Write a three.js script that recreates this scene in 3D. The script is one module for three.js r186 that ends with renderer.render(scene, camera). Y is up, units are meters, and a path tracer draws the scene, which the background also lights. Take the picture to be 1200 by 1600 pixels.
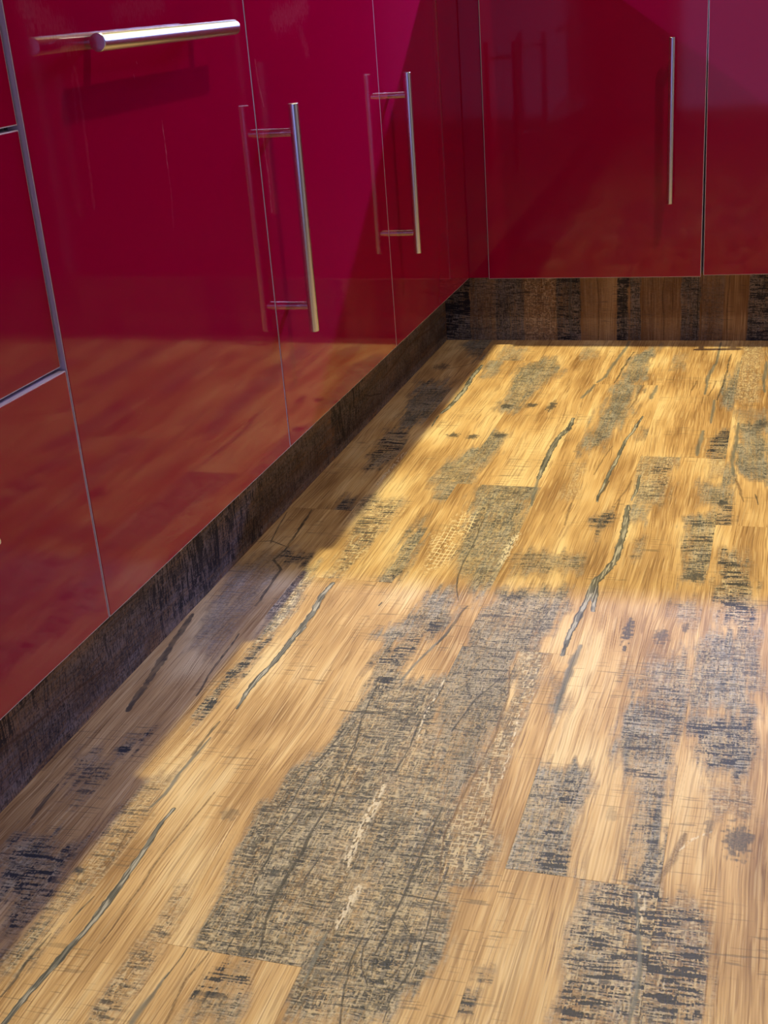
import * as THREE from 'three';
import { RoundedBoxGeometry } from 'three/addons/geometries/RoundedBoxGeometry.js';
import { mergeGeometries } from 'three/addons/utils/BufferGeometryUtils.js';
import { RectAreaLightUniformsLib } from 'three/addons/lights/RectAreaLightUniformsLib.js';

// ---------------------------------------------------------------- camera, sky, lights, exposure
// The left cabinet fronts lie in x = 0, the back cabinet fronts start at z = 0, the floor is y = 0.
const scene = new THREE.Scene();
const camera = new THREE.PerspectiveCamera(2 * Math.atan(800 / 1933.01) * 180 / Math.PI, 0.75, 0.02, 40);
camera.position.set(0.6595, 0.7314, 2.6192);
camera.rotation.order = 'YXZ';
camera.rotation.set(-0.39376, 0.33035, -0.0776);
scene.add(camera);

const renderer = new THREE.WebGLRenderer({ antialias: true });
renderer.toneMapping = THREE.LinearToneMapping;
renderer.toneMappingExposure = 1.0;
renderer.shadowMap.enabled = true;
RectAreaLightUniformsLib.init();
scene.background = new THREE.Color().setRGB(0.48, 0.50, 1.2);          // dusk sky outside the glazed door

const BACK_TURN = 0.0248;                                               // the back run stands a little off square
const WARM = [1.0, 0.83, 0.37], NEUTRAL = [1.0, 0.80, 0.62], COOL = [0.42, 0.50, 1.0];
// ceiling spots: x, z, colour, candela, radius of the glowing face
const SPOTS = [
  [0.015, 0.066, WARM, 28, 0.015, 'warm round ceiling spotlight over the inner corner of the worktop'],
  [1.1, 0.90, NEUTRAL, 6.2, 0.04, 'round ceiling spotlight above the middle of the kitchen floor'],
];
const LED = { x: 0.75, z: -0.535, w: 1.1, d: 0.010, nits: 2500 };
const CEILING = 2.4;

// ---------------------------------------------------------------- helpers
const names = {};
function numbered(n) { const k = names[n] = (names[n] ?? -1) + 1; return k ? n + '_' + String(k).padStart(3, '0') : n; }
function shade(o) { o.traverse((m) => { if (m.isMesh) { m.castShadow = true; m.receiveShadow = true; } }); return o; }
function thing(name, label, category, pos = [0, 0, 0], turn = 0, group) {
  const o = new THREE.Group(); o.name = numbered(name); o.position.set(...pos); o.rotation.y = turn;
  o.userData = { label, category }; if (group) o.userData.group = group;
  scene.add(o); return o;
}
function part(name, geo, mat, parent, pos = [0, 0, 0]) {
  const m = new THREE.Mesh(geo, mat); m.name = name; m.position.set(...pos); m.castShadow = m.receiveShadow = true; parent.add(m); return m;
}
function struct(name, geo, mat, pos) { const m = part(name, geo, mat, scene, pos); m.userData.kind = 'structure'; return m; }
const rgb = (r, g, b) => new THREE.Color().setRGB(r, g, b);
const box = (w, h, d, x = 0, y = 0, z = 0) => new THREE.BoxGeometry(w, h, d).translate(x, y, z);
const std = (o) => new THREE.MeshStandardMaterial(o);
const smooth = (a, b, x) => { const t = Math.min(1, Math.max(0, (x - a) / (b - a))); return t * t * (3 - 2 * t); };
const clamp = (x) => x < 0 ? 0 : x > 1 ? 1 : x;

// value noise on a hashed lattice, 0..1
const LAT = new Float32Array(65536);
{ let s = 20260117; for (let i = 0; i < 65536; i++) { s = (Math.imul(s, 1664525) + 1013904223) >>> 0; LAT[i] = s / 4294967296; } }
function noise(x, y, seed = 0) {
  const xi = Math.floor(x), yi = Math.floor(y); let fx = x - xi, fy = y - yi;
  fx = fx * fx * (3 - 2 * fx); fy = fy * fy * (3 - 2 * fy);
  const a = (yi * 173 + seed * 7919), b = a + 173;
  const i0 = (Math.imul(xi, 40503) + Math.imul(a, 30029)) & 65535, i1 = (Math.imul(xi + 1, 40503) + Math.imul(a, 30029)) & 65535;
  const j0 = (Math.imul(xi, 40503) + Math.imul(b, 30029)) & 65535, j1 = (Math.imul(xi + 1, 40503) + Math.imul(b, 30029)) & 65535;
  const p = LAT[i0 ^ (i0 >> 5)], q = LAT[i1 ^ (i1 >> 5)], r = LAT[j0 ^ (j0 >> 5)], t = LAT[j1 ^ (j1 >> 5)];
  return (p + (q - p) * fx) * (1 - fy) + (r + (t - r) * fx) * fy;
}
const hash = (n) => { const s = Math.sin(n * 127.1 + 11.7) * 43758.5453; return s - Math.floor(s); };
const toSRGB = (x) => Math.round(255 * (x <= 0.0031308 ? 12.92 * x : 1.055 * Math.pow(Math.min(1, x), 1 / 2.4) - 0.055));

// ---------------------------------------------------------------- the distressed oak print of the boards (dye, saw marks, checks and knots)
const PATCHES = [ // grey, saw marks, pale crackle, soft edge (mm), outline x,z (mm), browner, row * 10 + board
  [0.8,0.5,0.1,12,[-24,-29,50,-60,53,132,11,81],0,0],
  [0.8,0.5,0.1,12,[-24,-29,22,-60,53,150,11,81],0,10],
  [0.75,0.45,0.1,18,[-50,274,17,282,55,403,56,486,4,569,-26,409],0,0],
  [0.5,0.8,0.2,12,[-19,580,13,577,50,693,26,777,0,780,-17,681],0,0],
  [0.55,0.15,0.1,12,[60,90,93,90,107,241,79,242],0,11],
  [0.45,0.3,0.3,12,[71,10,126,15,138,150,87,150],0,10],
  [0.75,0.4,0.3,12,[137,166,200,90,205,315,193,454,159,447,152,319],0,11],
  [0.75,0.4,0.3,12,[137,166,200,137,205,315,193,454,158,447,152,319],0,20],
  [0.75,0.4,0.35,12,[186,553,205,587,202,725,186,820,129,827,126,749,150,680,186,626],0,11],
  [0.75,0.4,0.35,12,[158,553,205,587,202,725,184,854,129,854,126,749,150,680,158,626],0,20],
  [0.7,0.4,0.3,12,[158,124,200,79,235,191,214,272,199,273],0,20],
  [0.4,0.3,0.4,12,[247,-14,272,-15,287,90,261,105],0,20],
  [0.75,0.3,0.2,12,[358,86,411,-20,400,112,410,233,359,304],0,30],
  [0.35,0.2,0.2,12,[432,53,469,52,474,164,452,165],0,40],
  [0.85,0.35,0.25,18,[357,244,402,244,398,449,389,535,373,636,347,658,346,539,349,442],0,31],
  [0.5,0.3,0.4,12,[432,531,460,530,460,590,435,591],0,31],
  [0.7,0.35,0.1,12,[574,158,596,75,596,297,576,412,552,346,557,262],0,40],
  [0.7,0.35,0.1,12,[568,158,589,75,568,297,568,412,552,346,557,262],0,50],
  [0.25,0.15,0.6,12,[589,-27,624,-28,623,207,621,364,568,367,568,171],0,50],
  [0.5,1,0.2,8,[568,519,596,537,596,614,596,697,556,697,551,608],0,40],
  [0.45,0.1,0.1,12,[568,400,642,407,644,491,599,495],0,50],
  [0.85,0.4,0.15,12,[599,485,643,450,650,763,602,719,596,632],0,50],
  [0.5,0.45,0.55,12,[432,637,504,637,505,797,498,868,459,873],0,41],
  [0.3,0.8,0.2,8,[466,700,496,696,503,797,473,792],0,41],
  [0.25,0.35,0.5,12,[549,637,596,637,596,755,564,757],0,41],
  [0.6,0.45,0.25,12,[547,775,600,785,603,854,551,861],0,41],
  [0.6,0.45,0.25,12,[547,775,600,785,603,854,551,861],0,50],
  [0.6,0.1,0.1,12,[568,705,598,694,602,785,568,803],0,50],
  [0.2,0.1,0.6,12,[343,713,360,720,370,861,352,863],0,31],
  [0.35,0.65,0.8,12,[22,890,103,905,109,996,105,1108,99,1220,82,1220,73,1044],0,11],
  [0.7,0.4,0.3,12,[122,803,186,805,186,911,154,899],0,11],
  [0.4,0.5,0.2,12,[148,976,161,944,164,1010,149,1019],0,11],
  [0.75,0.7,0.3,12,[149,1019,186,995,186,1083,186,1220,158,1220,157,1107],0,11],
  [0.75,0.7,0.3,12,[149,1019,158,995,181,1083,182,1172,158,1175,157,1107],0,21],
  [0.0,0.0,1.9,10,[210,938,239,957,235,1127,202,1138,191,1035],0,21],
  [0.7,0.3,0.35,12,[202,852,221,794,290,1131,257,1160,234,1102,227,980],0,21],
  [0.75,0.35,0.45,14,[223,794,302,794,302,939,323,1055,323,1195,295,1226,218,901],0,21],
  [0.7,0.9,0.1,12,[-14,1112,50,1111,50,1144,5,1161],0,1],
  [0.6,0.8,0,12,[2,910,27,907,50,985,12,985],0,0],
  [0.75,0.5,0.9,8,[22,1220,50,1142,68,1293,65,1373,53,1380,48,1329,22,1253],0,11],
  [0.75,0.5,0.9,8,[22,1160,50,1142,68,1293,65,1373,53,1380,48,1329,22,1253],0,12],
  [0.6,1.1,0.5,8,[55,1373,69,1348,71,1424,65,1481,59,1544,58,1576,48,1555,51,1503,51,1443],1,12],
  [0.75,0.5,0.3,12,[228,1212,263,1195,277,1280,265,1338,210,1358,198,1330,226,1289],0,21],
  [0.3,1.1,0.1,6,[256,1268,266,1266,272,1317,252,1326],1,21],
  [0.75,0.8,0.1,12,[236,1342,259,1304,254,1366,250,1423,250,1476,236,1488,208,1384],1,21],
  [0.5,1,0.1,8,[404,934,427,894,438,921,423,1012],0,31],
  [0.5,0.5,0.3,12,[319,1061,420,1063,415,1119,330,1147],0,31],
  [0.8,0.5,0.3,12,[327,1192,414,1171,418,1234,399,1302,396,1374,330,1375,295,1304],1,31],
  [0.6,0.1,0.2,12,[455,880,484,877,484,942,462,936],0,41],
  [0.4,0.6,0.2,12,[472,997,486,995,489,1052,477,1054],0,41],
  [0.35,0.5,0.5,12,[470,746,500,742,506,845,468,869],0,41],
  [0.7,0.7,0.35,12,[541,925,596,864,596,999,576,1124,551,1128,547,1036],0,41],
  [0.4,0.8,0.1,8,[568,845,603,842,606,966,568,966],0,50],
  [0.4,0.5,0.3,12,[541,1187,574,1181,596,1260,550,1225],0,41],
  [0.55,0.95,0.55,12,[595,1021,617,1018,644,1142,647,1235,607,1242,594,1164],0,51],
  [0.7,0.4,0.4,12,[591,1264,647,1248,664,1393,568,1407],0,51],
  [0.6,0.5,0.4,18,[519,1365,569,1310,596,1408,522,1419],0,41],
  [0.85,0.4,0.15,12,[295,1314,374,1314,387,1434,390,1520,387,1599,376,1658,365,1678,326,1533,295,1429],1,32],
  [0.6,0.15,0.7,8,[376,1314,414,1314,411,1460,410,1543,413,1650,433,1715,433,1762,391,1775,371,1702,382,1638,387,1548,393,1463],1,32],
  [0.1,0,1.6,5,[376,1314,419,1314,418,1314,383,1314],1,32],
  [0.7,0.65,0.25,14,[518,1440,572,1344,596,1440,575,1521,573,1617,596,1767,554,1767,553,1621,515,1533,515,1491],0,41],
  [0.8,0.15,0.35,10,[432,1567,497,1567,499,1632,498,1676,501,1767,432,1767,432,1682,432,1625],0,41],
  [0.2,0.9,0.3,8,[466,1597,492,1587,496,1633,474,1628],0,41],
  [0.3,1,0.3,8,[470,1678,498,1676,503,1767,476,1767],0,41],
  [0.7,0.8,0.3,10,[568,1456,651,1437,659,1505,650,1556,607,1545,593,1507],0,51],
  [0.65,0.35,0.4,12,[568,1323,645,1325,646,1433,568,1434],0,51],
  [0.3,0.4,0.4,12,[607,1583,655,1564,655,1618,620,1625],0,51],
  [0.6,0.1,0.1,12,[431,1401,460,1374,460,1452,460,1556,460,1557],1,32],
  [0.6,0.1,0.1,12,[431,1401,432,1374,453,1452,432,1556,432,1557],1,41],
  [0.85,0.45,0.45,8,[226,1457,220,1377,264,1435,323,1422,377,1678,200,1715,196,1643,218,1587,224,1535],1,21],
  [0.85,0.45,0.45,8,[226,1457,220,1377,264,1435,295,1422,377,1678,200,1715,196,1643,218,1587,224,1535],1,32],
  [0.85,0.45,0.45,8,[190,1689,382,1650,420,1859,398,1924,392,1936,323,1954,323,1924,268,1924,212,1924,201,1819,192,1754],1,21],
  [0.85,0.45,0.45,8,[190,1689,382,1650,420,1859,398,1909,392,1936,315,1954,295,1891,268,1890,212,1888,201,1819,192,1754],1,32],
  [0.3,0.4,0.1,12,[222,1686,255,1680,229,1754,216,1825,212,1750],1,21],
  [0.4,0.8,0.1,8,[351,1871,385,1866,381,1895,365,1901],1,32],
  [0.2,0.7,0.1,12,[328,1912,372,1905,372,1933,335,1937],1,32],
  [0.8,0.3,0.3,12,[236,1864,269,1864,269,1864,243,1864],1,22],
  [0.3,0.95,0.2,8,[235,1923,272,1864,273,1928,234,1939],1,22],
  [0.6,0.4,0.3,12,[237,1947,274,1943,276,1963,237,1972],1,22],
  [0.3,0.5,0.5,8,[160,1830,186,1816,186,1856,186,1882,186,1918,186,1946,186,1977,165,1987,161,1945,161,1908,162,1867],1,12],
  [0.3,0.5,0.5,8,[158,1830,158,1816,182,1856,182,1924,184,1924,185,1946,185,1977,158,1987,158,1945,158,1924,158,1924],1,21],
  [0.3,0.5,0.5,8,[158,1830,158,1816,182,1856,182,1864,184,1864,185,1946,185,1977,158,1987,158,1945,158,1864,158,1864],1,22],
  [0.4,0.6,0.1,12,[-47,1650,2,1648,9,1685,-1,1729,-24,1698],1,1],
  [0.65,0.8,0.3,12,[-33,1785,50,1784,50,1820,51,1851,52,1897,50,1924,-28,1822],1,1],
  [0.65,0.8,0.3,12,[-33,1785,45,1784,48,1820,51,1851,52,1897,22,1924,-28,1822],1,12],
  [0.3,0.45,0.4,8,[54,1679,81,1657,79,1703,89,1763,87,1812,84,1847,77,1881,53,1892,54,1846,56,1813,52,1762,51,1715],1,12],
  [0.5,1,0.1,12,[-10,1636,-7,1598,13,1602,12,1624,6,1647],1,1],
  [0.35,0.1,0.1,12,[-68,1164,1,1087,14,1429,-33,1405],0,1],
  [0.55,0.5,0.4,12,[56,1906,79,1888,76,1938,64,1961,52,1944],1,12],
  [0.6,0.75,0.55,10,[520,1707,565,1707,574,1707,596,1707,621,1707,631,1834,628,1889,516,1915,518,1838,518,1788],0,42],
  [0.6,0.75,0.55,10,[520,1746,565,1736,568,1739,568,1728,621,1761,631,1834,628,1889,516,1915,518,1838,518,1788],0,51],
  [0.1,1.2,0,6,[520,1819,564,1817,566,1827,522,1830],0,42],
  [0.1,1.1,0,6,[532,1846,568,1849,567,1859,531,1857],0,42],
  [0.1,1.2,0,6,[568,1823,628,1828,629,1838,568,1837],0,51],
  [0.1,1,0,6,[573,1707,610,1707,611,1707,596,1767],0,42],
  [0.1,1,0,6,[568,1756,610,1755,611,1763,568,1767],0,51],
  [0.1,0.7,0,6,[568,1785,625,1814,616,1823,568,1808],0,51],
  [0.3,0.7,0,6,[432,1864,460,1864,461,1873,432,1873],1,42],
  [0.5,0.7,0,6,[432,1891,458,1891,459,1915,432,1914],1,42],
  [0.15,0.1,0.1,12,[432,1767,432,1659,492,1623,505,1671,504,1767,432,1767],0,41],
];
const CRACKS = [ // kind, width (mm), course x,z (mm)
  [3,2.9,[-8,186,17,166,34,146,36,107]],
  [0,10.1,[59,157,57,244,63,325,62,391,59,444,54,476]],
  [0,2.6,[53,491,54,526,56,554]],
  [2,7.5,[46,691,45,790,42,845]],
  [0,10.4,[304,485,305,543,297,595,294,654,296,718,298,788]],
  [4,5.9,[298,788,304,861,308,900]],
  [4,9.3,[434,276,433,319,430,361]],
  [0,5.6,[426,463,418,553,411,603,411,679,405,750,403,825,404,872]],
  [4,8.3,[343,-41,332,130,326,226,316,265]],
  [1,3.8,[361,42,353,170,350,263]],
  [4,7.2,[314,278,301,365]],
  [3,3.2,[407,274,403,369,396,427]],
  [3,2.2,[394,624,386,708,382,761]],
  [3,2.0,[445,779,438,845,431,880]],
  [4,7.3,[535,-40,535,119,525,200,526,325]],
  [4,5.2,[545,358,548,490]],
  [4,8.6,[537,532,536,656]],
  [1,3.5,[561,48,558,172,555,274,549,358]],
  [3,2.8,[542,238,537,300,532,336]],
  [3,3.2,[506,240,500,302]],
  [4,7.8,[633,101,631,232,634,305]],
  [4,7.1,[595,485,595,594,594,694,597,736]],
  [3,3.9,[601,753,612,807,616,845]],
  [1,2.7,[633,813,637,854]],
  [2,12.4,[311,1002,306,1063,306,1112]],
  [1,3.8,[-28,961,-21,1021,-16,1085,-14,1112]],
  [1,2.4,[-65,974,-55,1040,-45,1089]],
  [1,4.1,[-14,1112,-19,1145,5,1174,7,1223,12,1269,13,1286]],
  [1,2.1,[-69,1089,-47,1082,-12,1101]],
  [0,8.5,[93,1204,91,1239,94,1284,95,1321,96,1352,94,1380]],
  [0,6.8,[100,1331,97,1360,95,1399,92,1441,89,1492,91,1529]],
  [1,3.4,[83,1558,81,1593,82,1626]],
  [1,1.9,[247,955,253,1053,253,1112,257,1160,273,1227]],
  [1,3.9,[290,1241,285,1290,277,1346]],
  [4,3.6,[283,1312,271,1368,265,1395,260,1441]],
  [1,2.0,[177,1248,176,1259]],
  [1,3.2,[22,1362,25,1416,27,1458,33,1512]],
  [0,4.5,[455,753,457,810,455,861]],
  [0,10.4,[451,881,456,946,458,1016,457,1073,450,1113,442,1145,443,1174,449,1229]],
  [0,7.9,[442,1145,437,1196,433,1251,431,1297,432,1346]],
  [4,8.8,[449,1319,447,1355,445,1401,444,1431]],
  [1,3.7,[409,785,405,837,404,868]],
  [3,3.6,[367,882,370,967]],
  [3,3.3,[444,791,437,853,436,902]],
  [4,6.8,[449,1333,444,1380,443,1430,444,1471]],
  [1,2.2,[371,1406,354,1458,343,1529]],
  [3,2.6,[377,1385,387,1446,390,1520,388,1578,382,1638,379,1701,392,1770]],
  [2,1.7,[407,1472,412,1553,414,1603]],
  [3,7.3,[597,1655,588,1694,579,1730]],
  [2,2.2,[621,1646,603,1662,594,1680]],
  [1,1.6,[232,1684,230,1720,227,1750,228,1782,230,1815]],
  [1,2.7,[255,1680,254,1719,256,1748,254,1780,254,1817,256,1845,265,1879]],
  [1,1.4,[240,1839,238,1891]],
  [1,1.1,[274,1758,271,1790]],
  [1,1.9,[366,1661,365,1721,366,1756,367,1789,365,1821,364,1865,367,1887]],
  [1,1.4,[395,1746,393,1799,399,1834,399,1872,390,1911,392,1936]],
  [1,1.6,[347,1846,346,1881,350,1910,359,1944]],
  [1,1.2,[367,1820,354,1835,352,1862,357,1884,367,1901]],
  [1,1.2,[374,1822,388,1840,390,1868,384,1889,369,1900]],
  [4,3.2,[315,1853,315,1882,315,1910]],
  [2,10.3,[303,1666,300,1709,301,1749,305,1773]],
  [2,8.5,[324,1789,321,1815,322,1843]],
  [1,1.2,[240,1679,224,1690,283,1688]],
  [1,1.2,[219,1691,258,1687,283,1688]],
  [1,1.1,[227,1749,256,1748,291,1746]],
  [1,1.5,[340,1790,374,1791,407,1793]],
  [1,1.3,[347,1739,388,1737]],
  [1,1.4,[209,1511,236,1511,273,1508]],
  [3,1.3,[231,1636,243,1656,259,1662,267,1647,268,1621]],
  [1,1.3,[194,1695,228,1690,270,1683]],
  [1,1.6,[227,1543,223,1582,217,1623,217,1661,218,1704]],
  [1,1.6,[233,1446,240,1523,248,1577,259,1689]],
  [1,2.0,[310,1437,305,1511,306,1566,304,1614]],
  [2,1.9,[308,1427,306,1506,312,1552]],
  [2,5.5,[300,1637,299,1670,298,1693]],
  [1,4.7,[-36,1704,-32,1739,-31,1761]],
  [0,6.4,[106,1717,104,1745,107,1779,107,1805,106,1832,107,1867,107,1894,103,1923,101,1944,99,1959,97,1979,97,2003,96,2025]],
  [1,1.4,[91,1853,88,1872,87,1889]],
  [1,2.1,[78,1905,76,1941,78,1960,77,1981]],
  [4,4.9,[202,1925,201,1951,199,1970,199,1988]],
  [1,1.3,[204,1894,203,1916,202,1932]],
  [3,2.2,[224,1896,220,1927,224,1976]],
  [4,4.0,[86,1591,85,1628,83,1660,86,1696,82,1719]],
  [3,2.0,[134,1683,131,1742,127,1784,127,1814,126,1848,129,1887,128,1906]],
  [3,1.5,[77,1756,80,1791,82,1824]],
  [1,9.6,[-63,1322,-44,1471,-32,1557]],
  [4,4.0,[561,1746,574,1811,577,1860,575,1901]],
  [2,5.9,[566,1744,570,1764,570,1788]],
];
const KNOTS = [[-26,175,15,22,0.8],[107,596,11,13,1],[145,602,10,11,1],[190,588,12,13,1],[169,425,13,12,1],[215,416,11,14,1],[253,416,8,31,1],[631,492,9,28,0.8],[588,853,8,8,1],[565,1111,14,12,1],[499,1276,6,29,1],[500,1317,3,9,1],[539,1282,9,18,0.8],[566,1252,4,12,0.8],[617,1386,6,16,0.5],[644,1654,12,26,0.9],[618,1638,4,14,0.6],[241,1788,5,5,0.9],[176,1925,9,2,0.8],[173,1947,5,2,0.8],[177,1883,6,3,0.8],[174,1981,9,2,0.8],[59,1824,6,6,1],[529,1639,6,10,0.35],[164,1714,9,11,0.5]];

function inside(pts, x, y) {                    // signed distance to an outline, positive inside
  let d = 1e9, c = false; const n = pts.length;
  for (let i = 0, j = n - 2; i < n; j = i, i += 2) {
    const ax = pts[i], ay = pts[i + 1], bx = pts[j], by = pts[j + 1], ex = bx - ax, ey = by - ay, wx = x - ax, wy = y - ay;
    const t = clamp((wx * ex + wy * ey) / (ex * ex + ey * ey + 1e-9)), px = wx - ex * t, py = wy - ey * t;
    d = Math.min(d, px * px + py * py);
    if ((ay > y) !== (by > y) && x < ex * (y - ay) / ey + ax) c = !c;
  }
  return (c ? 1 : -1) * Math.sqrt(d);
}
// o: origin x, z and size w, l in mm; pixels W, H; seed; patches, cracks, knots in mm. x runs across the grain, z along it
function wood(o) {
  const { x0, z0, w, l, W, H, seed } = o, N = W * H, sx = w / W, sz = l / H;
  const G = new Float32Array(N), D = new Float32Array(N), L = new Float32Array(N), SL = new Float32Array(N), HE = new Float32Array(N), DK = new Float32Array(N), CR = new Float32Array(N), BR = new Float32Array(N), TN = new Float32Array(N), KN = new Float32Array(N);
  const each = (ax, bx, az, bz, f) => {
    const i0 = Math.max(0, Math.floor((ax - x0) / sx)), i1 = Math.min(W - 1, Math.ceil((bx - x0) / sx)), j0 = Math.max(0, Math.floor((az - z0) / sz)), j1 = Math.min(H - 1, Math.ceil((bz - z0) / sz));
    for (let j = j0; j <= j1; j++) for (let i = i0; i <= i1; i++) f(j * W + i, x0 + (i + 0.5) * sx, z0 + (j + 0.5) * sz);
  };
  const bounds = (p, m) => { let a = 1e9, b = -1e9, c = 1e9, d = -1e9; for (let i = 0; i < p.length; i += 2) { a = Math.min(a, p[i]); b = Math.max(b, p[i]); c = Math.min(c, p[i + 1]); d = Math.max(d, p[i + 1]); } return [a - m, b + m, c - m, d + m]; };
  for (const [g, d, li, e, p, tan = 0] of o.patches ?? []) {
    const flat = p.map((v, i) => i % 2 ? v / 2.2 : v), [ax, bx, az, bz] = bounds(p, e * 2 + 4);
    each(ax, bx, az - e * 2, bz + e * 2, (k, x, z) => {
      const q = inside(flat, x, z / 2.2) + (noise(x / 6, z / 34, 3) - 0.5) * e * 1.3 + (noise(x / 2.2, z / 14, 5) - 0.5) * e * 0.7;
      const m = smooth(-e * 0.9, e * 0.9, q);
      if (m > 0) { G[k] = Math.max(G[k], m * g * (0.62 + 0.55 * noise(x / 22, z / 75, 6))); D[k] = Math.max(D[k], m * d); L[k] = Math.max(L[k], m * li); TN[k] = Math.max(TN[k], m * tan); }
    });
  }
  for (const [kind, wd, p] of o.cracks ?? []) {
    const seg = []; let len = 0;
    for (let i = 0; i + 3 < p.length; i += 2) { const q = Math.hypot(p[i + 2] - p[i], p[i + 3] - p[i + 1]); seg.push([len, q]); len += q; }
    each(...bounds(p, wd + 6), (k, x, z) => {
      const xx = x + (noise(x / 40, z / 34, 9) - 0.5) * 3 + (noise(x / 12, z / 9, 10) - 0.5) * Math.min(0.9, wd * 0.3);
      let best = 1e9, at = 0;
      for (let i = 0; i + 3 < p.length; i += 2) {
        const ax = p[i], ay = p[i + 1], ex = p[i + 2] - ax, ey = p[i + 3] - ay, t = clamp(((xx - ax) * ex + (z - ay) * ey) / (ex * ex + ey * ey + 1e-9));
        const q = Math.hypot(xx - ax - ex * t, z - ay - ey * t);
        if (q < best) { best = q; at = (seg[i / 2][0] + seg[i / 2][1] * t) / (len + 1e-6); }
      }
      const half = Math.max(0.35, wd * 0.5 * (0.35 + 0.65 * Math.sqrt(Math.sin(Math.PI * (0.04 + 0.92 * at)))) * (0.5 + 0.6 * noise(x / 40, z / 14, 21) + 0.45 * noise(x / 20, z / 4.5, 22)));
      const m = 1 - smooth(half * 0.75, half * 1.15 + 0.25, best), soft = 1 - smooth(half * 0.3, half * 1.3 + 0.6, best);
      if (kind === 0) { SL[k] = Math.max(SL[k], m); HE[k] = Math.max(HE[k], m * (1 - smooth(half * 0.05, half * 0.55, Math.abs(best - half * 0.25))) * smooth(0.42, 0.6, noise(x / 5, z / 26, 31))); DK[k] = Math.max(DK[k], m * Math.max(smooth(half * 0.5, half * 0.85, best) * smooth(0.25, 0.55, noise(x / 3, z / 12, 23)), 0.9 * smooth(0.66, 0.78, noise(x / 1.1, z / 26, 24)))); }
      else if (kind === 1) DK[k] = Math.max(DK[k], m * (0.55 + 0.45 * noise(x / 4, z / 9, 12)));
      else if (kind === 2) { const q = noise(x / 1.4, z / 4, 14); CR[k] = Math.max(CR[k], soft * smooth(0.38, 0.6, q)); DK[k] = Math.max(DK[k], soft * smooth(0.76, 0.9, noise(x / 1.6, z / 5, 15)) * 0.8); }
      else if (kind === 3) BR[k] = Math.max(BR[k], soft);
      else SL[k] = Math.max(SL[k], soft * 0.85);
    });
  }
  for (const [kx, kz, rw, rh, t] of o.knots ?? []) each(kx - rw * 2.3, kx + rw * 2.3, kz - rh * 2.3, kz + rh * 2.3, (k, x, z) => {
    const q = Math.hypot((x - kx) / rw, (z - kz) / rh) + (noise(x / 5, z / 3, 17) - 0.5) * 0.9 + (noise(x / 1.2, z / 9, 18) - 0.5) * 0.6;
    KN[k] = Math.max(KN[k], t * (1 - smooth(0.55, 1.3, q)));
  });
  const col = new Uint8Array(N * 4), bmp = new Uint8Array(N * 4), T = o.tone ?? 0, dye = o.dye ?? [1, 1, 1];
  for (let j = 0; j < H; j++) for (let i = 0; i < W; i++) {
    const k = j * W + i, x = x0 + (i + 0.5) * sx, z = z0 + (j + 0.5) * sz;
    const xw = x + (noise(x / 45, z / 170, seed) - 0.5) * 10 + (noise(x / 12, z / 45, seed + 1) - 0.5) * 1.6;
    const s1 = noise(xw / 1.7, z / 150, seed + 2), s2 = noise(xw / 1.15, z / 45, seed + 3), s3 = noise(xw / 9, z / 200, seed + 4), s4 = noise(xw / 3.6, z / 90, seed + 5);
    const b = noise(x / 42, z / 120, seed + 6), b2 = noise(x / 15, z / 50, seed + 7);
    const ring = Math.sin(xw / 0.40 + 7 * noise(x / 26, z / 240, seed + 9) + 1.5 * noise(x / 5, z / 60, seed + 10));
    const t = clamp(0.485 + T + (s3 - 0.5) * 0.18 + (b - 0.5) * 0.80 + (b2 - 0.5) * 0.30 + (s4 - 0.5) * 0.16 + (s1 - 0.5) * 0.22 + ring * 0.07);
    let r, g, bl;
    if (t < 0.5) { const q = t * 2; r = 0.26 + 0.24 * q; g = 0.150 + 0.186 * q; bl = 0.068 + 0.100 * q; }
    else { const q = t * 2 - 1; r = 0.50 + 0.19 * q; g = 0.336 + 0.22 * q; bl = 0.168 + 0.18 * q; }
    const fineLine = smooth(0.55, 0.95, ring) * smooth(0.42, 0.7, noise(x / 9, z / 70, seed + 11));
    const pore = 0.62 * smooth(0.54, 0.82, s2) * (0.55 + 0.45 * s4) + 0.2 * smooth(0.66, 0.86, s1) + 0.55 * fineLine;
    r *= 1 - Math.min(0.8, pore * 0.60); g *= 1 - Math.min(0.8, pore * 0.68); bl *= 1 - Math.min(0.8, pore * 0.72);
    const fleck = 0.28 * smooth(0.62, 0.86, noise(xw / 1.2, z / 45, seed + 8));
    r += (0.76 - r) * fleck; g += (0.60 - g) * fleck; bl += (0.37 - bl) * fleck;
    let h = 0.55 - pore * 0.4 + fleck * 0.3;
    const mix = (cr, cg, cb, a) => { r += (cr - r) * a; g += (cg - g) * a; bl += (cb - bl) * a; };
    const tilt = z + (x - x0) * 0.05 + (noise(x / 30, z / 40, 51) - 0.5) * 3;
    const hx = noise(x / 5, tilt / 1.1, 41), hx2 = noise(x / 24, tilt / 1.6, 42), vz = noise(xw / 1.05, z / 5, 43), vz2 = noise(xw / 2.2, z / 45, 44);
    const gm = G[k], fine = noise(x / 1.3, z / 1.3, 45);
    const stray = smooth(0.76, 0.88, hx2) * smooth(0.48, 0.75, noise(x / 50, z / 60, 58));
    const fringe = smooth(0.03, 0.2, gm) * (1 - smooth(0.35, 0.7, gm)) * (0.3 + 0.5 * noise(x / 6, z / 30, 62));
    mix(0.34, 0.185, 0.07, fringe * 0.55);
    if (stray > 0.01) { mix(0.09, 0.075, 0.06, stray * 0.5); h -= stray * 0.2; }
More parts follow.
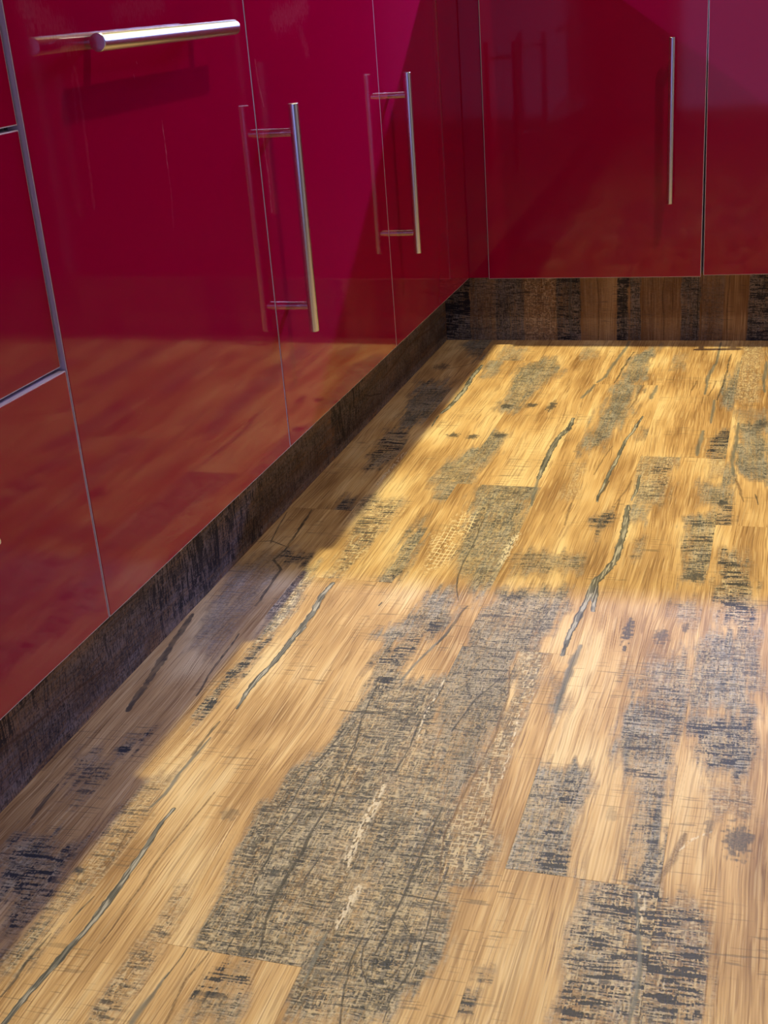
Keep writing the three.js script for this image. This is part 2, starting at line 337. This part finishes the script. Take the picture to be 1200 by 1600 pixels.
    if (gm > 0.01) {
      const q = clamp(0.5 + (noise(x / 16, z / 40, 46) - 0.5) * 1.2 + (vz2 - 0.5) * 0.9 + (hx2 - 0.5) * 0.8 + (fine - 0.5) * 0.5);
      const a = clamp(gm * 1.1 * (0.45 + 0.7 * vz2 + 0.5 * hx2 + (fine - 0.5) * 0.6));
      const tn = TN[k], cool = 1 - tn;
      mix(0.072 + 0.185 * q, (0.067 + 0.166 * q) * tn + (0.074 + 0.183 * q) * cool, (0.060 + 0.140 * q) * tn + (0.082 + 0.185 * q) * cool, a);
      const dl = Math.max(smooth(0.62, 0.76, hx) * smooth(0.28, 0.5, vz2 * 0.5 + fine * 0.5), smooth(0.70, 0.84, vz) * 0.85, smooth(0.76, 0.86, hx2));
      mix(0.022, 0.024, 0.032, dl * Math.min(1, gm * 1.3) * 0.92); h -= dl * gm * 0.4;
      const pl = Math.max(smooth(0.68, 0.82, noise(x / 2.6, tilt / 1.0, 47)), 0.8 * smooth(0.70, 0.84, noise(xw / 1.1, z / 5, 59)));
      mix(0.50, 0.44, 0.35, pl * gm * 0.4); h += pl * gm * 0.25;
    }
    const lm = L[k];
    if (lm > 0.01) {
      let pl = Math.max(smooth(0.64, 0.80, noise(x / 4.5, tilt / 1.4, 48)), smooth(0.66, 0.82, noise(xw / 1.3, z / 8, 49)));
      if (lm > 1) { const gx = Math.abs(((xw / 6.5) % 1 + 1) % 1 - 0.5), gz = Math.abs(((tilt / 11 + noise(x / 12, z / 50, 60)) % 1 + 1) % 1 - 0.5); pl = Math.max(1 - smooth(0.04, 0.12, gx), 1 - smooth(0.05, 0.12, gz)) * smooth(1, 1.4, lm) * smooth(0.2, 0.5, noise(x / 6, z / 10, 61)); }
      mix(0.72, 0.62, 0.44, clamp(pl * lm * 0.75)); h += pl * Math.min(1, lm) * 0.3;
      const dd = smooth(0.72, 0.85, noise(x / 3, tilt / 1.2, 50));
      mix(0.06, 0.058, 0.06, clamp(dd * Math.min(1, lm) * 0.6));
    }
    const dm = D[k];
    if (dm > 0.01) {
      const q = 0.42 * noise(x / 15, tilt / 1.5, 52) + 0.26 * noise(x / 34, tilt / 7, 53) + 0.16 * noise(xw / 1.1, z / 5, 54) + 0.16 * fine;
      const a = smooth(0.65 - 0.16 * dm, 0.71 - 0.16 * dm, q);
      mix(0.015, 0.020, 0.036, clamp(a * Math.min(1, dm * 1.35) * 0.95)); h -= a * Math.min(1, dm) * 0.35;
    }
    const br = BR[k]; if (br > 0.01) { mix(0.10, 0.058, 0.034, br * (0.45 + 0.4 * fine)); h -= br * 0.2; }
    const sl = SL[k];
    if (sl > 0.01) { const q = noise(xw / 1.6, z / 30, 56); mix(0.055 + 0.11 * q, 0.065 + 0.11 * q, 0.070 + 0.108 * q, sl * 0.95); h -= sl * 0.45; if (HE[k] > 0.01) { mix(0.42, 0.41, 0.38, HE[k] * 0.8); h += HE[k] * 0.3; } }
    const dk = DK[k]; if (dk > 0.01) { mix(0.030, 0.031, 0.035, dk * 0.9); h -= dk * 0.5; }
    const cr = CR[k]; if (cr > 0.01) { mix(0.66, 0.60, 0.50, cr * 0.8); h += cr * 0.3; }
    const kn = KN[k]; if (kn > 0.01) { mix(0.035, 0.040, 0.052, kn * (0.7 + 0.3 * fine)); h -= kn * 0.3; }
    col[k * 4] = toSRGB(r * dye[0]); col[k * 4 + 1] = toSRGB(g * dye[1]); col[k * 4 + 2] = toSRGB(bl * dye[2]); col[k * 4 + 3] = 255;
    bmp[k * 4] = bmp[k * 4 + 1] = bmp[k * 4 + 2] = Math.round(255 * clamp(h)); bmp[k * 4 + 3] = 255;
  }
  const tex = (d, c) => { const q = new THREE.DataTexture(d, W, H); q.magFilter = THREE.LinearFilter; q.minFilter = THREE.LinearFilter; if (c) q.colorSpace = THREE.SRGBColorSpace; q.needsUpdate = true; return q; };
  return new THREE.MeshPhysicalMaterial({ map: tex(col, true), bumpMap: tex(bmp), bumpScale: 0.0005, roughness: 0.58, metalness: 0, specularIntensity: 0.45 });
}

// ---------------------------------------------------------------- room shell
const plaster = std({ color: rgb(0.28, 0.27, 0.29), roughness: 0.9 });
const T = 0.12, X0 = -0.62, X1 = 2.6, Z0 = -0.62, Z1 = 4.45;
struct('ceiling', box(X1 - X0 + 2 * T, T, Z1 - Z0 + 2 * T), plaster, [(X0 + X1) / 2, CEILING + T / 2, (Z0 + Z1) / 2]);
struct('wall_left', box(T, CEILING, Z1 - Z0 + 2 * T), plaster, [X0 - T / 2, CEILING / 2, (Z0 + Z1) / 2]);
struct('wall_right', box(T, CEILING, Z1 - Z0 + 2 * T), plaster, [X1 + T / 2, CEILING / 2, (Z0 + Z1) / 2]);
struct('wall_back', box(X1 - X0, CEILING, T), plaster, [(X0 + X1) / 2, CEILING / 2, Z0 - T / 2 - 0.02]);
{ // rear wall with the opening of a glazed door
  const a = 0.24, b = 1.9, top = 2.1;
  struct('wall_rear', mergeGeometries([box(a - X0, CEILING, T, (a + X0) / 2, CEILING / 2), box(X1 - b, CEILING, T, (X1 + b) / 2, CEILING / 2), box(b - a, CEILING - top, T, (a + b) / 2, (CEILING + top) / 2)]), plaster, [0, 0, Z1 + T / 2]);
  const frame = std({ color: rgb(0.75, 0.75, 0.76), roughness: 0.4 });
  const door = new THREE.Group(); door.name = 'door_1'; door.userData = { kind: 'structure' }; door.position.set((a + b) / 2, 0, Z1 + 0.05); scene.add(door);
  const w = b - a, fr = [box(0.06, top, 0.06, -w / 2 + 0.03, top / 2), box(0.06, top, 0.06, w / 2 - 0.03, top / 2), box(0.06, top, 0.06, 0, top / 2), box(w, 0.06, 0.06, 0, top - 0.03), box(w, 0.06, 0.06, 0, 0.03)];
  part('door_frame', mergeGeometries(fr), frame, door);
  const glass = new THREE.MeshPhysicalMaterial({ color: 0xffffff, transmission: 1, roughness: 0, thickness: 0, ior: 1.45 });
  for (const s of [-1, 1]) part('pane', box(w / 2 - 0.09, top - 0.12, 0.006), glass, door, [s * w / 4, top / 2, 0]);
}

// ---------------------------------------------------------------- floor: every board a mesh of its own
const BW = 0.1365, BL = 1.07, BX = -0.1005;
const floor = new THREE.Group(); floor.name = 'floor'; floor.userData = { kind: 'structure' }; scene.add(floor);
part('subfloor', box(X1 - X0 + 2 * T, 0.1, Z1 - Z0 + 2 * T), std({ color: rgb(0.12, 0.1, 0.08), roughness: 0.9 }), floor, [(X0 + X1) / 2, -0.0585, (Z0 + Z1) / 2]);
{
  const e = 0.00015, g = 0.00003, hw = BW / 2 - g, hl = BL / 2 - g, y = 0, yb = -0.0084;
  const V = [[-hw + e, y, -hl + e], [hw - e, y, -hl + e], [hw - e, y, hl - e], [-hw + e, y, hl - e], [-hw, y - e, -hl], [hw, y - e, -hl], [hw, y - e, hl], [-hw, y - e, hl], [-hw, yb, -hl], [hw, yb, -hl], [hw, yb, hl], [-hw, yb, hl]];
  const F = [[3, 2, 1, 0]]; for (const o of [0, 4]) for (let i = 0; i < 4; i++) { const n = (i + 1) % 4; F.push([o + i, o + n, o + 4 + n, o + 4 + i]); }
  const P = [], U = [];
  for (const f of F) for (const i of [0, 1, 2, 0, 2, 3]) { const v = V[f[i]]; P.push(...v); U.push(v[0] / BW + 0.5, v[2] / BL + 0.5); }
  const geo = new THREE.BufferGeometry(); geo.setAttribute('position', new THREE.Float32BufferAttribute(P, 3)); geo.setAttribute('uv', new THREE.Float32BufferAttribute(U, 2)); geo.computeVertexNormals();
  const first = [-0.115, -0.95, -0.246, -0.796, -0.403, -0.134];         // where the first board of each row begins
  const made = [];
  for (let c = 0; BX + c * BW < X1; c++) {
    const start = c < 6 ? first[c] : -0.05 - hash(c) * 1.0;
    for (let r = 0; start + r * BL < Z1; r++) {
      const x = BX + c * BW, z = start + r * BL;
      let mat;
      if (c < 6 && z < 2.0) {
        mat = wood({ x0: x * 1000, z0: z * 1000, w: BW * 1000, l: BL * 1000, W: 320, H: 2048, seed: 100 + c * 31 + r * 7, patches: PATCHES.filter((q) => q[6] === c * 10 + r), cracks: CRACKS, knots: KNOTS });
        made.push(mat);
      } else mat = made[(c * 5 + r * 3) % made.length];
      part('floorboard', geo, mat, floor, [x + BW / 2, 0, z + BL / 2]);
    }
  }
}

// ---------------------------------------------------------------- materials of the units
const RED = rgb(0.265, 0.0002, 0.031);
const lacquer = new THREE.MeshPhysicalMaterial({ color: RED, roughness: 0.055, metalness: 0, ior: 1.40 });
function smeared(list, w, h) {                  // dried drips and wiped film on one front: x, y, x, y ... width (m), strength
  const W = 640, H = 900, d = new Uint8Array(W * H * 4);
  for (let j = 0; j < H; j++) for (let i = 0; i < W; i++) {
    const x = (i + 0.5) / W * w, y = (j + 0.5) / H * h; let m = 0;
    for (const [p, wd, st] of list) for (let q = 0; q + 3 < p.length; q += 2) {
      const ex = p[q + 2] - p[q], ey = p[q + 3] - p[q + 1], t = clamp(((x - p[q]) * ex + (y - p[q + 1]) * ey) / (ex * ex + ey * ey + 1e-9));
      const dist = Math.hypot(x - p[q] - ex * t, y - p[q + 1] - ey * t);
      if (dist < wd * 2) m = Math.max(m, st * (1 - smooth(wd * 0.3, wd, dist + (noise(x * 900, y * 250, 71) - 0.5) * wd)) * (0.35 + 0.65 * noise(x * 700, y * 320, 72)));
    }
    if (noise(x * 420, y * 420, 73) > 0.985 && noise(x * 9, y * 9, 74) > 0.55) m = Math.max(m, 0.2);
    const k = (j * W + i) * 4;
    d[k] = toSRGB(RED.r + (0.42 - RED.r) * m); d[k + 1] = toSRGB(RED.g + (0.16 - RED.g) * m); d[k + 2] = toSRGB(RED.b + (0.22 - RED.b) * m); d[k + 3] = 255;
  }
  const t = new THREE.DataTexture(d, W, H); t.magFilter = t.minFilter = THREE.LinearFilter; t.colorSpace = THREE.SRGBColorSpace; t.needsUpdate = true;
  const c = lacquer.clone(); c.color.set(0xffffff); c.map = t; return c;
}
const edging = std({ color: rgb(0.62, 0.54, 0.68), roughness: 0.35 });
const melamine = std({ color: rgb(0.30, 0.30, 0.33), roughness: 0.6 });
const steel = new THREE.MeshPhysicalMaterial({ color: rgb(0.72, 0.73, 0.76), roughness: 0.21, metalness: 1, anisotropy: 0.5 });
const stone = std({ color: rgb(0.08, 0.08, 0.085), roughness: 0.4 });
const plastic = std({ color: rgb(0.03, 0.03, 0.03), roughness: 0.6 });

// ---------------------------------------------------------------- base units. In a unit's own axes x runs along the run, z points into the room, z = 0 is the face of the fronts
const H0 = 0.15, TOP = 0.866, TH = 0.018, EDGE = 0.0009;
function front(name, parent, x0, x1, y0, y1, z = 0, mat = lacquer) {
  const w = x1 - x0, h = y1 - y0;
  const rb = new RoundedBoxGeometry(w - 2 * EDGE, h - 2 * EDGE, TH, 2, 0.0006), rp = rb.attributes.position, ru = rb.attributes.uv;
  for (let i = 0; i < rp.count; i++) ru.setXY(i, rp.getX(i) / w + 0.5, rp.getY(i) / h + 0.5);
  const m = part(name, rb, mat, parent, [(x0 + x1) / 2, (y0 + y1) / 2, z - TH / 2]);
  const s = new THREE.Shape([[-1, -1], [1, -1], [1, 1], [-1, 1]].map(([a, b]) => new THREE.Vector2(a * w / 2, b * h / 2)));
  const i = [[-1, -1], [-1, 1], [1, 1], [1, -1]].map(([a, b]) => new THREE.Vector2(a * (w / 2 - EDGE - 0.00005), b * (h / 2 - EDGE - 0.00005)));
  s.holes.push(new THREE.Path(i));
  const band = part('edge_band', new THREE.ExtrudeGeometry(s, { depth: TH - 0.0006, bevelEnabled: false }).translate(0, 0, -TH / 2), edging, m);
  band.userData.label = 'thin pale edge banding';
  return m;
}
// a bar handle: its middle at (x, y), the face it stands on at z
function handle(parent, x, y, z, len, r, upright, post) {
  const off = 0.035, lathe = [[0.0001, -len / 2], [r - 0.0008, -len / 2], [r, -len / 2 + 0.0008], [r, len / 2 - 0.0008], [r - 0.0008, len / 2], [0.0001, len / 2]].map(([a, b]) => new THREE.Vector2(a, b));
  const g = new THREE.LatheGeometry(lathe, 40); if (!upright) g.rotateZ(Math.PI / 2);
  const bar = part('handle', g, steel, parent, [x, y, z + off]);
  bar.userData.label = 'brushed steel bar handle';
  for (const s of [-1, 1]) {
    const pg = new THREE.CylinderGeometry(r * 0.78, r * 0.78, off - r * 0.4, 24).rotateX(Math.PI / 2);
    part('post', pg, steel, bar, [upright ? 0 : s * post, upright ? s * post : 0, -off / 2 - r * 0.2]);
  }
  return bar;
}
function unit(name, label, category, pos, turn, w, group) {
  const o = thing(name, label, category, pos, turn, group);
  part('carcass', box(w - 0.001, TOP - H0 - 0.002, 0.55, w / 2, (TOP + H0) / 2, -0.02 - 0.275), melamine, o);
  for (const lx of [0.06, w - 0.06]) for (const lz of [-0.16, -0.5]) part('leg', new THREE.CylinderGeometry(0.018, 0.024, H0, 16).translate(0, H0 / 2, 0), plastic, o, [lx, 0, lz]);
  return o;
}
const Q = Math.PI / 2;                                                   // left run: own x = -z of the room
const ZA = 1.608, ZB = 1.0815, ZC = 0.5528;
{ // the drawer unit at the left edge
  const w = 0.6, o = unit('drawer_unit', 'red gloss drawer unit with three drawers at the left edge', 'drawer unit', [0, 0, ZA + 0.002 + w], Q, w);
  const e = w - 0.0005;
  const lo = front('drawer_front', o, 0.002, e + 0.0008, H0, 0.4195, -0.0004), mid = front('drawer_front', o, 0.002, e - 0.001, 0.4235, 0.6445, -0.0036), up = front('drawer_front', o, 0.002, e - 0.001, 0.6485, TOP, -0.0038);
  lo.rotation.y = 0.0; mid.rotation.y = 0.002; up.rotation.y = 0.002;
  for (const [y, z] of [[0.332, -0.0016], [0.585, -0.0036], [0.80, -0.0038]]) handle(o, w - 0.353, y, z, 0.304, 0.0065, false, 0.116);
}
['red gloss cabinet of the left run beside the camera, nearest to the drawer unit', 'red gloss cabinet of the left run behind the camera, second after the drawer unit', 'red gloss cabinet of the left run behind the camera, last before the rear wall'].forEach((label, i) => {
  const w = 0.6, o = unit('cabinet', label, 'cabinet', [0, 0, ZA + 0.605 + 0.603 * (i + 1)], Q, w);
  front('door', o, 0.0014, w - 0.0014, H0, TOP); if (!i) handle(o, w - 0.066, 0.4594, 0, 0.3044, 0.0066, true, 0.116);
});
{ // the wide front
  const w = ZA - ZB, o = unit('cabinet', 'red gloss cabinet with one wide front and a horizontal steel bar handle', 'cabinet', [0, 0, ZA], Q, w);
  front('door', o, 0, w - 0.0022, H0, TOP, 0, smeared([[[0.103, 0.540, 0.104, 0.520, 0.103, 0.484, 0.100, 0.442, 0.098, 0.408], 0.0030, 0.09], [[0.096, 0.535, 0.091, 0.491], 0.003, 0.06],
    [[0.268, 0.474, 0.268, 0.449, 0.267, 0.423], 0.0013, 0.45], [[0.267, 0.423, 0.267, 0.397, 0.261, 0.359], 0.0016, 0.12], [[0.036, 0.599, 0.054, 0.588, 0.103, 0.566], 0.02, 0.10], [[0.20, 0.586, 0.30, 0.592], 0.015, 0.08], [[0.228, 0.537, 0.229, 0.535], 0.0012, 0.6], [[0.218, 0.525, 0.219, 0.522], 0.001, 0.4]], w, TOP - H0));
  handle(o, ZA - 1.3585, 0.711, 0, 0.318, 0.0085, false, 0.116);
}
{ // two doors
  const w = ZB - ZC, o = unit('cabinet', 'red gloss cabinet with upright steel handle next to the wide front', 'cabinet', [0, 0, ZB], Q, w);
  front('door', o, 0, w - 0.0018, H0, TOP, 0, smeared([[[0.017, 0.518, 0.020, 0.490, 0.026, 0.474, 0.030, 0.462], 0.0026, 0.22], [[0.018, 0.431, 0.018, 0.407, 0.022, 0.373, 0.020, 0.327], 0.003, 0.22],
    [[0.10, 0.564, 0.166, 0.568, 0.212, 0.581], 0.022, 0.13], [[0.207, 0.518, 0.19, 0.544], 0.012, 0.08]], w, TOP - H0));
  handle(o, ZB - 1.0367, 0.4594, 0, 0.3044, 0.007, true, 0.116);
  const v = ZC - 0.003, p = unit('cabinet', 'red gloss cabinet with upright steel handle beside the inner corner', 'cabinet', [0, 0, ZC], Q, v);
  front('door', p, 0, v, H0, TOP);
  handle(p, ZC - 0.5027, 0.4594, 0, 0.3044, 0.0066, true, 0.116);
}
const back = (x, z = 0) => [Math.cos(BACK_TURN) * x + Math.sin(BACK_TURN) * z, 0, -Math.sin(BACK_TURN) * x + Math.cos(BACK_TURN) * z];
const XS = 0.0445, XD = 0.4935;
{
  const f = thing('corner_filler', 'narrow dark red filler strip in the inner corner of the units', 'filler strip', back(0.001), BACK_TURN);
  part('panel', new RoundedBoxGeometry(XS + 0.013, TOP - H0, TH, 2, 0.0006), lacquer, f, [(XS - 0.017) / 2, (TOP + H0) / 2, -TH / 2 - 0.003]);
  part('carcass', box(XS - 0.003, TOP - H0 - 0.002, 0.03), melamine, f, [(XS - 0.001) / 2, (TOP + H0) / 2, -0.037]);
  let w = XD - XS;
  const o = unit('cabinet', 'red gloss cabinet facing the camera with upright handle at its right', 'cabinet', back(XS), BACK_TURN, w);
  front('door', o, 0, w - 0.0014, H0 - 0.0022, TOP, 0).rotation.z = -0.0015;
  handle(o, 0.428 - XS, 0.462, 0, 0.316, 0.0062, true, 0.12);
  w = 0.501;
  const p = unit('cabinet', 'red gloss cabinet cut off by the right edge of the picture', 'cabinet', back(XD), BACK_TURN, w);
  front('door', p, 0.0014, w - 0.0014, H0 + 0.0018, TOP, 0).rotation.z = 0.006;
  handle(p, w - 0.066, 0.462, 0, 0.316, 0.0062, true, 0.12);
  ['red gloss cabinet right of the picture, first beyond the frame', 'red gloss cabinet right of the picture, second beyond the frame'].forEach((label, i) => {
    const q = unit('cabinet', label, 'cabinet', back(XD + 0.518 + i * 0.518), BACK_TURN, w);
    front('door', q, 0.0014, w - 0.0014, H0, TOP, 0);
    handle(q, w - 0.066, 0.462, 0, 0.316, 0.0062, true, 0.12);
  });
}

// ---------------------------------------------------------------- plinths, clad with boards of the floor
function plank(parent, w, h, mat, pos) { // a board standing on edge, its face to +z
  const g = new RoundedBoxGeometry(w - 0.0003, h, 0.016, 1, 0.0005), p = g.attributes.position, uv = g.attributes.uv;
  for (let i = 0; i < p.count; i++) uv.setXY(i, p.getX(i) / w + 0.5, p.getY(i) / h + 0.5);
  return part('board', g, mat, parent, pos);
}
function turned(m) { m.map.center.set(0.5, 0.5); m.map.rotation = Math.PI / 2; m.bumpMap.center.set(0.5, 0.5); m.bumpMap.rotation = Math.PI / 2; return m; }
const PH = H0 - 0.004;
{
  const o = thing('plinth', 'dark brown wood print plinth under the left run of red units', 'plinth', [-0.0682, 0, 4.02], Q);
  // across the grain: up, along the grain: along the run
  const L1 = 2.22 - 0.739, L2 = 0.739 + 0.041;
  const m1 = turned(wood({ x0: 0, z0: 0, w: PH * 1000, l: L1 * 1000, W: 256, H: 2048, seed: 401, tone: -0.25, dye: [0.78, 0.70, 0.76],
    patches: [[0.75, 0.35, 0.1, 30, [-10, -10, 160, -10, 160, 1500, -10, 1500]], [0.8, 1.0, 0.1, 30, [0, 330, 100, 330, 110, 600, 60, 720, 20, 620]], [0.7, 0.7, 0.2, 20, [60, 900, 140, 880, 140, 1080, 70, 1100]], [0.6, 0.5, 0.3, 20, [90, 1180, 150, 1180, 150, 1470, 80, 1470]]],
    cracks: [[1, 3, [120, 500, 110, 620, 118, 760, 105, 850]], [1, 2.5, [85, 700, 95, 860, 80, 1000]], [3, 4, [40, 800, 60, 1000, 50, 1200]]] }));
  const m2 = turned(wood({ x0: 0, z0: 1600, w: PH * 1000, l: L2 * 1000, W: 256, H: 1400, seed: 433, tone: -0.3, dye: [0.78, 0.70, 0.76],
    patches: [[0.8, 0.3, 0.1, 30, [-10, 1590, 160, 1590, 160, 2400, -10, 2400]], [0.7, 1.0, 0.1, 20, [50, 2200, 150, 2150, 150, 2390, 0, 2390, 10, 2300]]],
    cracks: [[1, 3, [30, 2100, 45, 2160, 60, 2200]], [3, 5, [60, 1700, 70, 1900, 55, 2080]]] }));
  plank(o, 1.8, PH, m1, [0.9, PH / 2, -0.008]);
  plank(o, L1, PH, m1, [1.8 + L1 / 2, PH / 2, -0.008]);
  plank(o, L2, PH, m2, [1.8 + L1 + L2 / 2, PH / 2, -0.008]);
}
{
  const o = thing('plinth', 'brown and charcoal striped wood print plinth under the back units', 'plinth', back(-0.068, -0.0412), BACK_TURN);
  const bands = [[-70, -10, 0.85, 1.15, 0.1], [-10, 48, 0.5, 0.3, 0.35], [48, 112, 0.95, 0.35, 0.2], [112, 183, 0.3, 0.35, 0.9], [183, 237, 0.95, 0.75, 0.1], [240, 312, 0.12, 0.05, 0.1], [316, 340, 0.9, 1.1, 0.1], [343, 366, 0.85, 0.4, 0.1], [370, 448, 0.1, 0.05, 0.1], [451, 490, 0.95, 0.4, 0.1]];
  const mk = (xs, w, seed, W) => wood({ x0: xs, z0: 0, w, l: PH * 1000, W, H: 384, seed, tone: -0.12, dye: [0.72, 0.66, 0.68], patches: bands.concat([[589, 670, 0.95, 0.9, 0.1], [493, 540, 0.35, 0.1, 0.1]]).map(([a, b, g, d, l]) => [g, d, l, 3, [a, -20, b, -20, b, 180, a, 180]]), cracks: [[1, 2.5, [330, -5, 328, 60, 332, 160]], [1, 2, [485, -5, 484, 80, 486, 160]], [3, 3, [548, 0, 546, 70, 551, 150]], [3, 2.5, [275, 0, 277, 80, 272, 150]], [3, 2.5, [415, 0, 412, 90, 416, 150]], [4, 5, [215, 0, 213, 70, 217, 150]]] });
  const w1 = 0.5612, w2 = 1.5;
  plank(o, w1, PH, mk(-68, w1 * 1000, 501, 1200), [w1 / 2, PH / 2, -0.008]);
  plank(o, w2, PH, mk(493, w2 * 1000, 509, 2048), [w1 + w2 / 2, PH / 2, -0.008]);
}

// ---------------------------------------------------------------- worktops, wall units and lamps above the frame: they shade the fronts and carry the lights
{
  const o = thing('worktop', 'dark stone worktop on the left run of red units, above the frame', 'worktop');
  part('slab', mergeGeometries([box(0.655, 0.04, 1.325, -0.2875, 0.89, 0.0425), box(0.645, 0.04, 3.335, -0.2925, 0.89, 2.3725)]), stone, o);
  const b = thing('worktop', 'dark stone worktop on the back run of red units, above the frame', 'worktop', back(0), BACK_TURN);
  part('slab', box(1.92, 0.04, 0.60, 1.023, 0.89, -0.27), stone, b);
  const white = std({ color: rgb(0.6, 0.6, 0.62), roughness: 0.4 });
  const strip = (label, pos, turn, w, nits) => {
    const q = thing('led_strip', label, 'light', pos, turn);
    part('housing', box(w + 0.02, 0.008, 0.02, 0, 0.006, 0), white, q);
    part('diffuser', box(w, 0.003, LED.d, 0, 0.0005, 0), std({ color: rgb(0.8, 0.8, 0.8), emissive: rgb(...COOL), emissiveIntensity: 6 }), q);
    const l = new THREE.RectAreaLight(rgb(...COOL), nits, w, LED.d); l.name = 'led_light'; l.position.set(0, -0.0025, 0); l.rotation.x = -Math.PI / 2; q.add(l);
  };
  const c = thing('wall_cabinet', 'white wall cabinet over the back worktop, above the frame', 'cabinet', [0, 1.35, -0.637]);
  part('body', box(1.4, 0.7, 0.30, 0.75, 0.35, 0.152), white, c);
  part('door', box(0.696, 0.7, 0.018, 0.40, 0.35, 0.312), white, c); part('door', box(0.696, 0.7, 0.018, 1.10, 0.35, 0.312), white, c);
  const k = thing('wall_cabinet', 'white wall cabinet over the left worktop, above the frame', 'cabinet', [-0.617, 1.35, 1.2], Q);
  part('body', box(1.4, 0.7, 0.30, 0, 0.35, 0.152), white, k);
  part('door', box(0.696, 0.7, 0.018, -0.35, 0.35, 0.312), white, k); part('door', box(0.696, 0.7, 0.018, 0.35, 0.35, 0.312), white, k);
  strip('thin cool white light strip under the back wall cabinet', [LED.x, 1.34, LED.z], 0, LED.w, LED.nits);
  strip('thin cool white light strip under the left wall cabinet', [-0.53, 1.34, 1.2], Q, 1.3, LED.nits * 0.3);
  for (const [x, z, color, cd, r, label] of SPOTS) {
    const d = thing('ceiling_spotlight', label, 'light', [x, CEILING, z]);
    part('trim_ring', new THREE.LatheGeometry([[r + 0.001, 0], [r + 0.001, -0.006], [r + 0.02, -0.004], [r + 0.02, 0]].map(([a, b2]) => new THREE.Vector2(a, b2)), 32), steel, d);
    part('lamp_face', new THREE.CylinderGeometry(r, r, 0.003, 32), std({ color: rgb(0.8, 0.8, 0.8), emissive: rgb(...color), emissiveIntensity: 8 }), d, [0, -0.0025, 0]);
    const sp = new THREE.SpotLight(rgb(...color), cd, 0, 1.25, 0.5, 2); sp.name = 'spot_beam'; sp.position.set(0, -0.012, 0); sp.target.position.set(0, -2, 0); sp.target.name = 'beam_target'; d.add(sp, sp.target);
    sp.castShadow = true; sp.shadow.mapSize.set(2048, 2048); sp.shadow.radius = r / 0.02; sp.shadow.camera.near = 0.05; sp.shadow.camera.far = 8;
  }
}

renderer.render(scene, camera);
